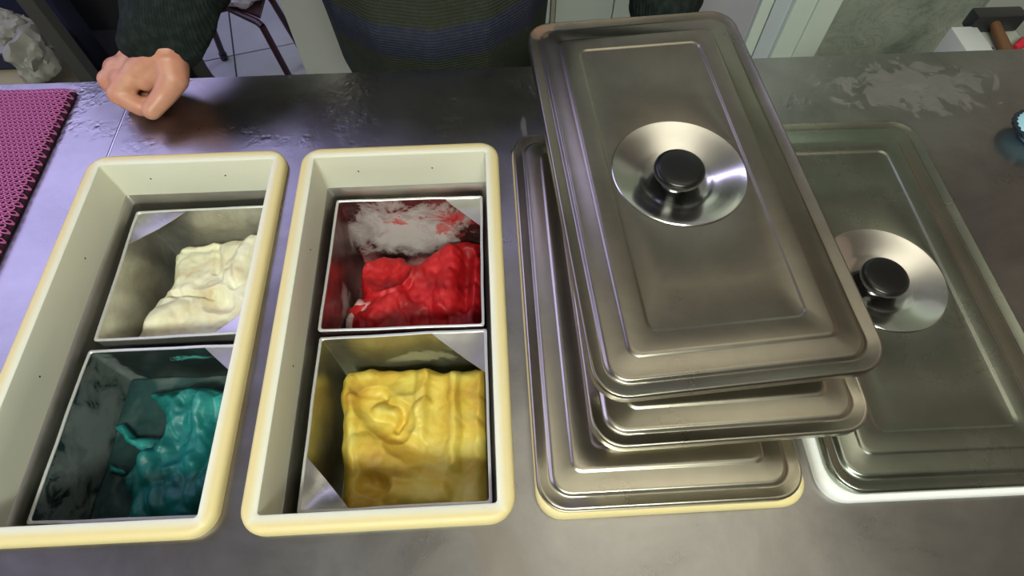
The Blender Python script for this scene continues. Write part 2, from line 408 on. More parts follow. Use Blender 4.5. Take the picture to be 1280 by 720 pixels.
# the sheets meet in a seam left of the first well's middle; the left one carries part of the first hole
cpart('top_sheet', sheet(CX0, -0.5295, []), m_counter)
cpart('top_sheet', sheet(-0.5283, CX1, WELLS), m_counter)
sb = BM(); box(sb, -0.5300, -0.5280, 0.565, CY1, -0.006, -0.0012); cpart('seam', sb, m_dark)
sb = BM(); box(sb, -0.5278, -0.5262, 0.565, CY1, 0.0, 0.0005); cpart('seam_edge', sb, mat('worn_bright_edge', (0.8, 0.8, 0.82), 0.35, 1.0))
sb = BM(); box(sb, CX0, CX1, CY1, CY1+0.002, -0.035, -0.0005); box(sb, CX0, CX1, CY0-0.002, CY0, -0.04, 0.0)
cpart('edge_fold', sb, m_counter)
m_base = mat('base_panel', (0.35, 0.35, 0.34), 0.5)
for nm, a in (('front_panel', (CX0, CX1, CY0+0.02, CY0+0.04, -0.9, -0.01)), ('back_panel', (CX0, CX1, CY1-0.05, CY1-0.03, -0.9, -0.01)),
              ('side_panel', (CX0, CX0+0.02, CY0+0.04, CY1-0.05, -0.9, -0.01)), ('side_panel', (CX1-0.02, CX1, CY0+0.04, CY1-0.05, -0.9, -0.01))):
    cpart(nm, boxbm(*a), m_base)

# ------------------------------------------------------------------ freezer wells
def make_well(x, y, rz, m, label, screws=True):
    t = thing('freezer_well', label, 'freezer well', (x, y, 0), (0, 0, rz), 'freezer wells sunk in the counter')
    hw, hl = FW/2, FL/2; ix, iy = 0.1142, 0.2258
    L_ = []
    for ins, z, r in ((0.0, 0.0002, 0.026), (0.0, 0.006, 0.026), (0.0010, 0.0095, 0.025), (0.0035, 0.0118, 0.023), (0.007, 0.0125, 0.02),
                      (0.0115, 0.0122, 0.012)):
        L_.append(rloop(hw-ins, hl-ins, r, z))
    for ins, z, r in ((-0.0022, 0.0118, 0.006), (-0.0006, 0.0108, 0.004), (0, 0.0085, 0.003), (0.0004, -0.020, 0.003), (0.0008, -0.050, 0.003),
                      (-0.002, -0.050, 0.004), (-0.0025, -0.004, 0.004)):
        L_.append(rloop(ix-ins, iy-ins, r, z))
    L_.append(L_[0])
    bm = BM(); skin_loops(bm, L_); bmesh.ops.remove_doubles(bm, verts=bm.verts, dist=1e-6)
    link('rim_frame', bm, m, t)
    bm = BM()
    q = [(-0.0022, -0.0500), (-0.0004, -0.0500), (0.0008, -0.0506), (0.0060, -0.0610), (0.0068, -0.0640), (0.0068, -0.262)]
    skin_loops(bm, [rloop(ix-i, iy-i, 0.004, z) for i, z in q], False, True)
    skin_loops(bm, [rloop(ix+0.0022, iy+0.0022, 0.004, z) for z in (-0.0500, -0.2635)], False, True)
    bmesh.ops.remove_doubles(bm, verts=bm.verts, dist=1e-6)
    link('steel_liner', bm, m_well, t)
    if screws:
        for (sx, sy, sz, ax) in ((-0.062, iy, -0.018, 'y'), (0.040, iy, -0.017, 'y'), (-ix, 0.10, -0.022, 'x'), (-ix, -0.06, -0.022, 'x')):
            bm = BM(); bmesh.ops.create_uvsphere(bm, u_segments=10, v_segments=6, radius=0.0013)
            bmesh.ops.translate(bm, verts=bm.verts, vec=(sx, sy, sz)); link('screw', bm, m_dark, t)
    return t
make_well(*WELLS[0], m_cream, 'cream-rimmed freezer well at the left holding the white and teal ice cream pans')
make_well(*WELLS[1], m_cream, 'cream-rimmed freezer well holding the red and yellow ice cream pans')
make_well(*WELLS[2], m_cream, 'freezer well covered by the stack of three lids, thin cream rim showing', False)
make_well(*WELLS[3], m_white, 'white-rimmed freezer well under the single lid at the right', False)

# ------------------------------------------------------------------ pans
def pan_residue(name, spots, base=None):
    """steel with dried residue: spots = (centre, radius xyz, colour, noise scale, threshold)"""
    m = mat(name, (0.5, 0.49, 0.46), 0.35, 0.85)
    v = coords(m)
    n1 = noise_tex(m, v, 18, 6, 0.7, 0.5)
    c = mixc(m, ramp(m, n1, [(0.4, 0.0), (0.65, 1.0)]), base[0] if base else (0.42, 0.41, 0.38), base[1] if base else (0.60, 0.59, 0.56))
    met = None
    for (cc, rr, col, sc, th) in spots:
        vm = N(m, 'ShaderNodeVectorMath', operation='SUBTRACT'); L(m, v, vm.inputs[0]); vm.inputs[1].default_value = cc
        vd = N(m, 'ShaderNodeVectorMath', operation='DIVIDE'); L(m, vm.outputs[0], vd.inputs[0]); vd.inputs[1].default_value = rr
        ln = N(m, 'ShaderNodeVectorMath', operation='LENGTH'); L(m, vd.outputs[0], ln.inputs[0])
        f = math_n(m, 'SUBTRACT', noise_tex(m, v, sc, 6, 0.7, 0.6), math_n(m, 'MULTIPLY', ln.outputs['Value'], 0.28))
        f = ramp(m, f, [(th, 0.0), (th+0.05, 0.6), (th+0.22, 1.0)])
        c = mixc(m, f, c, col)
        met = f if met is None else math_n(m, 'MAXIMUM', met, f)
    setn(m, 'Base Color', c)
    setn(m, 'Metallic', math_n(m, 'MULTIPLY_ADD', met, -0.85, 0.85))
    setn(m, 'Roughness', math_n(m, 'MULTIPLY_ADD', met, 0.25, 0.32))
    setn(m, 'Normal', bump(m, noise_tex(m, v, 90, 4), 0.2, 0.001))
    return m
PR, PD = -0.053, 0.150             # rim height, depth of a pan
H = 0.1025
def make_pan(x, y, rz, m, gussets, label, H=0.1025):
    t = thing('ice_cream_pan', label, 'pan', (x, y, PR-PD), (0, 0, rz), 'square steel pans in the freezer wells')
    bm = BM()
    def wob(lp, k):
        for p in lp:
            p.z += 0.0012*noise.noise(Vector((p.x*25+k, p.y*25, x*9)))
            q = 0.0010*noise.noise(Vector((p.y*18, p.x*18, k+y*7))); p.x += q*math.copysign(1, p.x); p.y += q
        return lp
    out = [rloop(H-0.002, H-0.002, 0.003, 0.0, 4, 14), wob(rloop(H, H, 0.003, PD-0.004, 4, 14), 3), wob(rloop(H, H, 0.003, PD, 4, 14), 1),
           wob(rloop(H-0.0022, H-0.0022, 0.003, PD, 4, 14), 1), rloop(H-0.0030, H-0.0030, 0.003, PD-0.012, 4, 14), rloop(H-0.0045, H-0.0045, 0.003, 0.0015, 4, 14)]
    skin_loops(bm, out, True, True)
    link('pan_body', bm, m, t)
    bm = BM()
    rim = [wob(rloop(H+a, H+a, 0.003, PD+b, 4, 14), 1) for a, b in ((0.0004, -0.0022), (0.0006, 0.0004), (-0.0004, 0.0010), (-0.0020, 0.0010), (-0.0028, 0.0002), (-0.0028, -0.0010))]
    skin_loops(bm, rim); link('folded_rim', bm, m_rim, t)
    for (sx, sy, lx, ly, dz) in gussets:
        g = BM(); a = H-0.0015
        P = [Vector((sx*a, sy*a, PD-0.0008)), Vector((sx*(a-lx), sy*a, PD-0.0010)), Vector((sx*a, sy*(a-ly), PD-0.0010))]
        mid = (P[1]+P[2])/2+Vector((0, 0, -dz))
        rows = []
        k = 8
        for i in range(k+1):
            A = P[0].lerp(P[1], i/k); B = P[0].lerp(P[2], i/k); row = []
            for j in range(i+1):
                q = A.lerp(B, j/max(i, 1)); s = (i/k)*4*(j/max(i, 1))*(1-j/max(i, 1))
                row.append(q+Vector((0, 0, -dz*s+0.0008*noise.noise(q*60))))
            rows.append([g.verts.new(q) for q in row])
        for i in range(k):
            for j in range(i+1):
                g.faces.new((rows[i][j], rows[i+1][j], rows[i+1][j+1]))
                if j < i: g.faces.new((rows[i][j], rows[i+1][j+1], rows[i][j+1]))
        gg = bmesh.ops.extrude_face_region(g, geom=g.faces[:])
        bmesh.ops.translate(g, verts=[e for e in gg['geom'] if isinstance(e, bmesh.types.BMVert)], vec=(0, 0, -0.0012))
        link('corner_gusset', g, m_pan, t)
    return t
WHT = (0.80, 0.78, 0.68)
mp_white = pan_residue('pan_white_residue', [((0.02, 0.098, 0.13), (0.10, 0.02, 0.03), (0.85, 0.85, 0.78), 30, 0.50), ((-0.09, -0.0, 0.08), (0.02, 0.05, 0.05), WHT, 26, 0.48)])
mp_blue = pan_residue('pan_blue_residue', [((-0.10, 0.0, 0.10), (0.03, 0.16, 0.09), (0.17, 0.20, 0.19), 34, 0.24), ((0.01, 0.10, 0.125), (0.045, 0.02, 0.012), (0.10, 0.55, 0.50), 14, 0.38)], ((0.06, 0.085, 0.08), (0.12, 0.14, 0.13)))
mp_red = pan_residue('pan_red_residue', [((-0.02, 0.10, 0.085), (0.13, 0.03, 0.070), (0.52, 0.50, 0.48), 16, 0.22), ((-0.10, -0.02, 0.06), (0.03, 0.08, 0.05), (0.50, 0.46, 0.44), 14, 0.34),
                                         ((0.055, 0.10, 0.10), (0.06, 0.03, 0.05), (0.50, 0.01, 0.015), 30, 0.34), ((-0.03, 0.10, 0.10), (0.07, 0.03, 0.03), (0.55, 0.03, 0.035), 38, 0.42),
                                         ((-0.10, -0.06, 0.09), (0.02, 0.08, 0.07), (0.25, 0.01, 0.015), 12, 0.38)], ((0.16, 0.07, 0.07), (0.34, 0.20, 0.20)))
mp_yel = pan_residue('pan_yellow_residue', [((0.0, 0.10, 0.09), (0.14, 0.02, 0.04), (0.36, 0.34, 0.18), 10, 0.44)], ((0.33, 0.33, 0.24), (0.46, 0.45, 0.34)))
make_pan(-0.4015, 0.4305, 0.01, mp_white, [(-1, 1, 0.066, 0.052, 0.003), (1, -1, 0.055, 0.055, 0.004)], 'steel pan of white vanilla ice cream in the left well, the rear one', 0.0995)
make_pan(-0.4040, 0.2170, -0.01, mp_blue, [(1, 1, 0.058, 0.050, 0.003)], 'dark-stained steel pan of teal ice cream in the left well, the front one', 0.0995)
make_pan(-0.1225, 0.4310, -0.012, mp_red, [(1, 1, 0.052, 0.050, 0.002)], 'steel pan streaked with red sorbet in the second well, the rear one')
make_pan(-0.1205, 0.2185, 0.004, mp_yel, [(1, 1, 0.066, 0.055, 0.003), (-1, -1, 0.052, 0.058, 0.012)], 'steel pan of yellow ice cream in the second well, the front one')

# ------------------------------------------------------------------ ice cream
def seg_d(px, py, ax, ay, bx, by):
    dx, dy = bx-ax, by-ay; l2 = dx*dx+dy*dy
    t = 0 if l2 == 0 else max(0, min(1, ((px-ax)*dx+(py-ay)*dy)/l2))
    return math.hypot(px-ax-t*dx, py-ay-t*dy)
def poly_sd(px, py, P):
    inside = False; d = 9; n = len(P)
    for i in range(n):
        x1, y1 = P[i]; x2, y2 = P[(i+1) % n]
        d = min(d, seg_d(px, py, x1, y1, x2, y2))
        if (y1 > py) != (y2 > py) and px < (x2-x1)*(py-y1)/(y2-y1)+x1: inside = not inside
    return d if inside else -d
def heap(name, polys, m, label, loc, bounds, feats=(), seed=0, rough=0.006, step=0.0017, cat='ice cream', steep=0.0):
    """a sculpted mound: polys = (outline, height, edge width); feats = (ax,ay,bx,by,radius,height, power)"""
    x0, x1, y0, y1 = bounds
    nx, ny = int((x1-x0)/step), int((y1-y0)/step)
    bm = BM(); grid = {}
    for i in range(nx+1):
        for j in range(ny+1):
            x = x0+(x1-x0)*i/nx; y = y0+(y1-y0)*j/ny
            h = -1
            jx = x+0.0028*noise.noise(Vector((x*45, y*45, seed))); jy = y+0.0028*noise.noise(Vector((x*55, y*55, seed+9)))
            for (P, hh, wd) in polys:
                d = poly_sd(jx, jy, P)
                if d > -0.0001:
                    s = min(1, d/wd); s = math.sqrt(max(0, 1-(1-s)**2))
                    h = max(h, hh*(steep+(1-steep)*s))
            if h < 0: continue
            body = min(1, max(0, h/0.02))
            n = noise.noise(Vector((x*16, y*16, seed+2)))*rough*1.6+abs(noise.noise(Vector((x*38, y*30, seed+5))))*rough*0.9+noise.noise(Vector((x*110, y*110, seed)))*rough*0.25-max(0, 0.16-abs(noise.noise(Vector((x*34+y*12, y*22-x*8, seed+7)))))*rough*1.8
            for (ax, ay, bx, by, r, fh, pw) in feats:
                q = seg_d(jx, jy, ax, ay, bx, by)/r
                if q < 1: n += fh*(1-q**pw)
            grid[i, j] = bm.verts.new((x, y, max(0.0004, h+n*body)))
    bot = {k: bm.verts.new((v.co.x, v.co.y, -0.0005)) for k, v in grid.items()}
    for (i, j) in list(grid):
        ks = [(i, j), (i+1, j), (i+1, j+1), (i, j+1)]
        if all(k in grid for k in ks):
            bm.faces.new([grid[k] for k in ks]); bm.faces.new([bot[k] for k in reversed(ks)])
    for e in [e for e in bm.edges if len(e.link_faces) == 1 and e.verts[0].co.z > -0.0004 and e.verts[1].co.z > -0.0004]: pass
    rev = {v: k for k, v in grid.items()}
    for e in [e for e in bm.edges if len(e.link_faces) == 1]:
        a, b = e.verts
        if a in rev and b in rev: bm.faces.new((a, b, bot[rev[b]], bot[rev[a]]))
    bmesh.ops.delete(bm, geom=[v for v in bm.verts if not v.link_faces], context='VERTS')
    me = bpy.data.meshes.new(name); bmesh.ops.recalc_face_normals(bm, faces=bm.faces)
    bmesh.ops.translate(bm, verts=bm.verts, vec=(-loc[0], -loc[1], 0)); bm.to_mesh(me); bm.free()
    me.materials.append(m)
    for p in me.polygons: p.use_smooth = True
    o = bpy.data.objects.new(name, me); COL.objects.link(o); o.location = (loc[0], loc[1], loc[2]+Z0)
    if cat: tag(o, label, cat)
    return o
FLZ = PR-PD+0.0018
# coordinates are counter coordinates in metres
def pin(cx, cy): k = H-0.006; return (cx-k, cx+k, cy-k, cy+k)
bw = pin(-0.3985, 0.4305)
heap('vanilla_ice_cream', [([(-0.51, 0.32), (-0.497, 0.370), (-0.493, 0.405), (-0.486, 0.432), (-0.474, 0.447), (-0.477, 0.478), (-0.476, 0.500), (-0.458, 0.516), (-0.433, 0.519), (-0.399, 0.523), (-0.36, 0.530), (-0.295, 0.530), (-0.295, 0.325), (-0.50, 0.325)], 0.097, 0.030)],
     m_vanilla, 'mound of creamy white ice cream in the rear pan of the left well', (-0.40, 0.43, FLZ), bw,
     [(-0.44, 0.498, -0.41, 0.455, 0.030, -0.006, 2), (-0.390, 0.410, -0.380, 0.405, 0.020, -0.016, 2), (-0.39, 0.41, -0.39, 0.41, 0.034, 0.008, 3), (-0.475, 0.428, -0.40, 0.418, 0.006, -0.012, 1), (-0.355, 0.51, -0.37, 0.45, 0.018, 0.012, 2), (-0.455, 0.505, -0.42, 0.512, 0.010, 0.007, 2), (-0.475, 0.385, -0.44, 0.395, 0.02, 0.008, 2), (-0.41, 0.50, -0.40, 0.46, 0.008, -0.007, 2), (-0.38, 0.46, -0.37, 0.43, 0.006, -0.006, 2)], 1, 0.0048, steep=0.55)
bb = pin(-0.4040, 0.2170)
heap('teal_ice_film', [([(-0.51, 0.11), (-0.51, 0.33), (-0.30, 0.33), (-0.30, 0.11)], 0.062, 0.002)], m_tealbase,
     'dark frozen teal layer lining the bottom of the front pan of the left well', (-0.404, 0.217, FLZ), bb, [(-0.47, 0.2, -0.44, 0.26, 0.05, -0.006, 2)], 4, 0.003, 0.003)
heap('teal_ice_cream', [([(-0.448, 0.122), (-0.450, 0.150), (-0.463, 0.177), (-0.445, 0.213), (-0.427, 0.229), (-0.434, 0.255), (-0.4545, 0.277), (-0.465, 0.2866), (-0.4327, 0.2926), (-0.407, 0.2957), (-0.374, 0.288), (-0.30, 0.28), (-0.30, 0.17), (-0.345, 0.150), (-0.375, 0.12)], 0.030, 0.022),
     ([(-0.4999, 0.248), (-0.488, 0.2526), (-0.467, 0.231), (-0.437, 0.2316), (-0.420, 0.225), (-0.431, 0.206), (-0.4576, 0.2136), (-0.481, 0.2287)], 0.012, 0.010),
     ([(-0.500, 0.216), (-0.4934, 0.2026), (-0.471, 0.192), (-0.467, 0.184), (-0.490, 0.190)], 0.007, 0.006)],
     m_teal, 'scraped teal blue ice cream in the front pan of the left well', (-0.40, 0.20, FLZ+0.060), bb,
     [(-0.405, 0.27, -0.405, 0.20, 0.016, -0.010, 2), (-0.38, 0.28, -0.375, 0.19, 0.014, 0.010, 2), (-0.435, 0.20, -0.41, 0.14, 0.012, 0.008, 2), (-0.36, 0.25, -0.34, 0.20, 0.02, -0.012, 2)], 11, 0.010)
br = pin(-0.1225, 0.4310)
heap('red_sorbet', [([(-0.225, 0.325), (-0.225, 0.385), (-0.224, 0.410), (-0.203, 0.430), (-0.208, 0.465), (-0.202, 0.490), (-0.175, 0.503), (-0.144, 0.501), (-0.125, 0.480), (-0.095, 0.510), (-0.076, 0.524), (-0.02, 0.520), (-0.02, 0.325)], 0.066, 0.022),
     ],
     m_red, 'heap of glossy red sorbet in the rear pan of the second well', (-0.12, 0.42, FLZ), br,
     [(-0.166, 0.463, -0.160, 0.470, 0.036, -0.022, 4), (-0.166, 0.463, -0.160, 0.468, 0.042, 0.010, 6), (-0.10, 0.37, -0.10, 0.37, 0.03, -0.018, 2), (-0.07, 0.49, -0.08, 0.40, 0.018, 0.012, 2), (-0.045, 0.49, -0.05, 0.40, 0.012, -0.010, 2), (-0.03, 0.48, -0.04, 0.37, 0.012, 0.008, 2), (-0.19, 0.38, -0.15, 0.42, 0.02, 0.010, 2)], 21, 0.0065, steep=0.5)
heap('frosted_sorbet_crust', [([(-0.222, 0.335), (-0.222, 0.39), (-0.205, 0.425), (-0.18, 0.42), (-0.165, 0.39), (-0.175, 0.335)], 0.010, 0.012)],
     m_pink, 'frosted pinkish crust at the left edge of the red sorbet', (-0.12, 0.42, FLZ+0.054), br, [], 31, 0.008)
by_ = pin(-0.1205, 0.2185)
heap('yellow_ice_cream', [([(-0.212, 0.290), (-0.204, 0.303), (-0.176, 0.309), (-0.136, 0.304), (-0.094, 0.303), (-0.060, 0.298), (-0.018, 0.300), (-0.018, 0.115), (-0.190, 0.115), (-0.200, 0.135), (-0.198, 0.165), (-0.205, 0.20), (-0.206, 0.240), (-0.214, 0.270)], 0.097, 0.018)],
     m_yellow, 'thick yellow ice cream with a torn hollow in the front pan of the second well', (-0.12, 0.22, FLZ), by_,
     [(-0.163, 0.252, -0.135, 0.226, 0.026, -0.018, 3), (-0.158, 0.246, -0.14, 0.24, 0.012, 0.014, 2), (-0.180, 0.285, -0.12, 0.282, 0.022, -0.009, 2), (-0.103, 0.295, -0.105, 0.23, 0.010, 0.007, 2), (-0.083, 0.29, -0.086, 0.19, 0.016, -0.008, 2), (-0.062, 0.29, -0.062, 0.17, 0.008, 0.006, 2), (-0.045, 0.285, -0.05, 0.18, 0.014, -0.007, 2), (-0.13, 0.20, -0.11, 0.19, 0.018, -0.012, 2), (-0.165, 0.155, -0.15, 0.15, 0.014, -0.014, 2), (-0.17, 0.195, -0.12, 0.175, 0.022, 0.008, 2), (-0.13, 0.142, -0.08, 0.138, 0.016, 0.008, 2), (-0.045, 0.15, -0.03, 0.15, 0.03, -0.012, 2), (-0.190, 0.26, -0.185, 0.17, 0.008, 0.005, 2), (-0.098, 0.25, -0.115, 0.235, 0.008, 0.006, 2), (-0.150, 0.262, -0.150, 0.262, 0.006, -0.008, 2), (-0.128, 0.232, -0.135, 0.22, 0.006, -0.008, 2)], 41, 0.0034, steep=0.55)
# ------------------------------------------------------------------ lids
LW, LL = 0.2567/2, 0.4799/2
def make_lid(loc, rot, m, label):
    t = thing('well_lid', label, 'lid', loc, rot, 'steel lids with black knobs')
    rr = 0.030
    spec = [(0.022, -0.0495), (0.021, -0.012), (0.004, -0.0125), (0.0008, -0.0125), (0.0, -0.0115), (0.0, -0.0030), (0.0004, -0.0012), (0.0013, -0.0003), (0.0024, 0.0),
            (0.0035, -0.0004), (0.0110, -0.0030), (0.0122, -0.0031), (0.0134, -0.0024), (0.0146, -0.0008), (0.0158, -0.0001), (0.0180, 0.0),
            (0.0335, 0.0), (0.0346, 0.0005), (0.0356, 0.0013), (0.0368, 0.0017), (0.0390, 0.0017),
            (0.0550, 0.0016), (0.0562, 0.0012), (0.0572, 0.0004), (0.0588, 0.0)]
    rad = lambda ins: max(rr-ins*0.75, 0.006) if ins < 0.02 else 0.010
    loops = [rloop(LW-i, LL-i, (0.012 if k < 2 else rad(i)), z, 8, 12) for k, (i, z) in enumerate(spec)]
    cy = -0.008
    ref = loops[-1]
    loops.append([p.lerp(q, 0.4) for p, q in zip(ref, cloop(0.069, 0.0, ref, 0, cy))])
    loops.append(cloop(0.0702, 0.0, ref, 0, cy))
    loops.append(cloop(0.0692, -0.0004, ref, 0, cy)); loops.append(cloop(0.0692, -0.020, ref, 0, cy))
    bm = BM(); skin_loops(bm, loops, True, True)
    link('lid_plate', bm, m, t)
    bm = BM()
    lathe(bm, [(0.0690, -0.0030), (0.0690, 0.0004), (0.0682, 0.0010), (0.0670, 0.0006), (0.062, -0.0016), (0.055, -0.0048), (0.048, -0.0080), (0.041, -0.0108), (0.0375, -0.0118),
               (0.0362, -0.0126), (0.030, -0.0140), (0.020, -0.0150), (0.010, -0.0152)], 72, 0, cy, False, True)
    dish = link('handle_dish', bm, m_dish, t)
    bm = BM(); lathe(bm, [(0.0150, -0.0152), (0.0150, -0.0135), (0.0125, -0.0125), (0.0115, -0.0040)], 32, 0, cy, True, True); link('knob_stem', bm, m_stem, dish)
    bm = BM(); lathe(bm, [(0.012, -0.0050), (0.0225, -0.0046), (0.0255, -0.0020), (0.0262, 0.0015), (0.0258, 0.0042), (0.0240, 0.0062), (0.0205, 0.0071), (0.012, 0.0074), (0.004, 0.0075)], 48, 0, cy, True, True)
    link('knob', bm, m_knob, dish)['label'] = 'black round knob'
    return t
make_lid((0.1554, 0.3321, 0.0250), (0, 0, 0.0036), m_lid_pale, 'bottom steel lid of the stack of three, lying on its well')
make_lid((0.2010, 0.3745, 0.0830), (0.0, -0.0, 0.022), m_lid_pale, 'middle steel lid of the stack of three, skewed to the right')
make_lid((0.1890, 0.4051, 0.1410), (0.0157, -0.0011, 0.0636), m_lid, 'topmost steel lid of the stack, brownish, with rust at one corner')
make_lid((0.4408, 0.3339, 0.0250), (0, 0, -0.0054), m_lid_green, 'single greenish steel lid covering the well at the far right')

# ------------------------------------------------------------------ magenta mesh mat
m_mat = mat('magenta_mesh', (0.50, 0.12, 0.34), 0.5)
m_mat2 = mat('dark_magenta_backing', (0.03, 0.002, 0.014), 0.9)
def mesh_mat():
    x0, x1, y0, y1 = -0.92, -0.607, 0.36, 0.714
    p = 0.0072; q = 0.0072
    bm = BM(); nx = int((x1-x0)/p); ny = int((y1-y0)/q)
    def zf(x, y):
        ex = min(1, (x1-x)/0.02); ey = min(1, (y1-y)/0.012)
        return 0.004+0.011*math.sqrt(max(0, 1-(1-ex)**2))*math.sqrt(max(0, 1-(1-ey)**2))+0.0012*noise.noise(Vector((x*20, y*20, 0)))
    for j in range(ny):
        off = p/2 if j % 2 else 0
        for i in range(nx):
            cx = x1-p/2-i*p-off; cy = y1-q/2-j*q*0.98
            o = []; n_ = []
            for k in range(8):
                a = 2*PI*(k+0.5)/8
                sx, sy = math.cos(a), math.sin(a); s = 1/max(abs(sx), abs(sy))
                o.append((cx+sx*s*p/2, cy+sy*s*q/2)); n_.append((cx+sx*p*0.37, cy+sy*q*0.36))
            oo = [bm.verts.new((a, b, zf(a, b))) for a, b in o]; ii = [bm.verts.new((a, b, zf(a, b)+0.0005)) for a, b in n_]
            lo = [bm.verts.new((a, b, zf(a, b)-0.0012)) for a, b in n_]
            for k in range(8):
                bm.faces.new((oo[k], oo[(k+1) % 8], ii[(k+1) % 8], ii[k])); bm.faces.new((ii[k], ii[(k+1) % 8], lo[(k+1) % 8], lo[k]))
    t = thing('mesh_mat', 'padded magenta mesh mat full of small holes lying on the left of the counter', 'mat', (-0.76, 0.54, 0))
    o = link('mesh_net', bm, m_mat, t, True, loc=(-0.76, 0.54, 0)); o['kind'] = 'stuff'
    b2 = BM(); loops = []
    g = 24; vs = [[b2.verts.new((x0+(x1-0.002-x0)*i/g, y0+(y1-0.002-y0)*j/g, max(0.0015, zf(x0+(x1-0.002-x0)*i/g, y0+(y1-0.002-y0)*j/g)-0.0045))) for j in range(g+1)] for i in range(g+1)]
    for i in range(g):
        for j in range(g): b2.faces.new((vs[i][j], vs[i+1][j], vs[i+1][j+1], vs[i][j+1]))
    e = bmesh.ops.extrude_face_region(b2, geom=b2.faces[:])
    for v in [v for v in e['geom'] if isinstance(v, bmesh.types.BMVert)]: v.co.z = 0.0004
    link('backing', b2, m_mat2, t, True, loc=(-0.76, 0.54, 0))
mesh_mat()
m_clear = mat('clear_plastic', (0.8, 0.8, 0.82), 0.15, 0.0, Transmission_Weight=0.8, Alpha=0.6)
def crumple(name, cx, cy, cz, rx, ry, rz_, m, label, cat, seed, amp=0.35):
    bm = BM(); bmesh.ops.create_icosphere(bm, subdivisions=4, radius=1)
    for v in bm.verts:
        n = v.co.normalized(); k = 1+amp*0.8*noise.noise(n*1.6+Vector((seed, 0, 0)))+amp*0.45*(0.3-abs(noise.noise(n*3.2+Vector((seed, 3, 0)))))
        v.co = Vector((n.x*rx*k, n.y*ry*k, max(-rz_*0.55, n.z*rz_*k)))
    zmin = min(v.co.z for v in bm.verts)
    bmesh.ops.translate(bm, verts=bm.verts, vec=(cx, cy, cz-zmin))
    o = link(name, bm, m, None, True, loc=(cx, cy, cz)); return tag(o, label, cat)
crumple('plastic_wrapper', -0.69, 0.50, 0.0155, 0.034, 0.028, 0.012, m_clear, 'scrap of clear plastic lying on the magenta mesh mat', 'wrapper', 5)

# ------------------------------------------------------------------ light blue cup with a dark fluted rim, right edge
bc = thing('cup', 'light blue cup with a dark fluted rim at the right edge of the counter', 'cup', (0.748, 0.553, 0))
bm = BM(); lathe(bm, [(0.016, 0.0), (0.018, 0.001), (0.0270, 0.014), (0.0320, 0.0165), (0.0325, 0.0195), (0.0310, 0.0205), (0.010, 0.0208)], 40, 0, 0, True, True); link('body', bm, mat('light_blue_plastic', (0.38, 0.66, 0.78), 0.45), bc)
bm = BM(); k = 48
def star(ro, ri, z): return [Vector(((ro if i % 2 else ri)*math.cos(2*PI*i/k), (ro if i % 2 else ri)*math.sin(2*PI*i/k), z)) for i in range(k)]
skin_loops(bm, [star(0.0372, 0.0360, 0.0160), star(0.0372, 0.0360, 0.0200), star(0.0345, 0.0312, 0.0214), star(0.0315, 0.0300, 0.0160)]); link('fluted_rim', bm, mat('dark_blue_rim', (0.01, 0.02, 0.03), 0.4), bc)

# ------------------------------------------------------------------ person
pr = thing('person', 'person in dark green and navy knitted sweater behind the counter, fist resting on it', 'person', (0, 0, -0.9))
PC = (-0.085, 0.975)
caps = [
    # forearm and wrist
    ((-0.395, 0.95, 0.235), 0.044, (-0.410, 0.80, 0.125), 0.036),
    ((-0.410, 0.80, 0.125), 0.036, (-0.432, 0.705, 0.082), (0.027, 0.027, 0.024)),
    # back of the hand
    ((-0.434, 0.700, 0.078), 0.025, (-0.482, 0.686, 0.057), 0.0185),
    ((-0.440, 0.706, 0.074), 0.025, (-0.496, 0.702, 0.055), 0.0185),
    ((-0.444, 0.714, 0.066), 0.024, (-0.506, 0.720, 0.048), 0.0180),
    ((-0.446, 0.720, 0.056), 0.022, (-0.508, 0.736, 0.038), 0.0160),
    ((-0.448, 0.700, 0.056), 0.022, (-0.478, 0.704, 0.034), 0.020),
    # index, middle, ring and little finger, curled under
    ((-0.482, 0.686, 0.057), 0.0175, (-0.514, 0.663, 0.038), 0.0145), ((-0.514, 0.663, 0.038), 0.0145, (-0.487, 0.652, 0.0240), 0.0130), ((-0.487, 0.652, 0.0240), 0.0130, (-0.470, 0.666, 0.018), 0.0115),
    ((-0.496, 0.702, 0.055), 0.0175, (-0.533, 0.690, 0.040), 0.0150), ((-0.533, 0.690, 0.040), 0.0150, (-0.520, 0.675, 0.014), 0.0115), ((-0.520, 0.675, 0.014), 0.0115, (-0.495, 0.682, 0.012), 0.0100),
    ((-0.506, 0.720, 0.048), 0.0170, (-0.536, 0.712, 0.034), 0.0150), ((-0.536, 0.712, 0.034), 0.0150, (-0.526, 0.697, 0.012), 0.0108), ((-0.526, 0.697, 0.012), 0.0108, (-0.500, 0.702, 0.0105), 0.0095),
    ((-0.508, 0.736, 0.038), 0.0150, (-0.530, 0.730, 0.026), 0.0135), ((-0.530, 0.730, 0.026), 0.0135, (-0.522, 0.718, 0.011), 0.0098), ((-0.522, 0.718, 0.011), 0.0098, (-0.500, 0.718, 0.010), 0.0088),
    ((-0.524, 0.704, 0.044), 0.0165, (-0.506, 0.680, 0.047), 0.0165), ((-0.524, 0.720, 0.040), 0.015, (-0.524, 0.700, 0.044), 0.016),
    ((-0.516, 0.700, 0.048), 0.019, (-0.532, 0.716, 0.038), 0.0165),
    # web, thumb
    ((-0.440, 0.690, 0.068), 0.020, (-0.476, 0.676, 0.046), 0.0125),
    ((-0.436, 0.692, 0.066), 0.024, (-0.432, 0.672, 0.054), 0.0195), ((-0.432, 0.672, 0.054), 0.0195, (-0.448, 0.655, 0.040), 0.0150), ((-0.448, 0.655, 0.040), 0.0150, (-0.465, 0.636, 0.031), 0.0125),
]
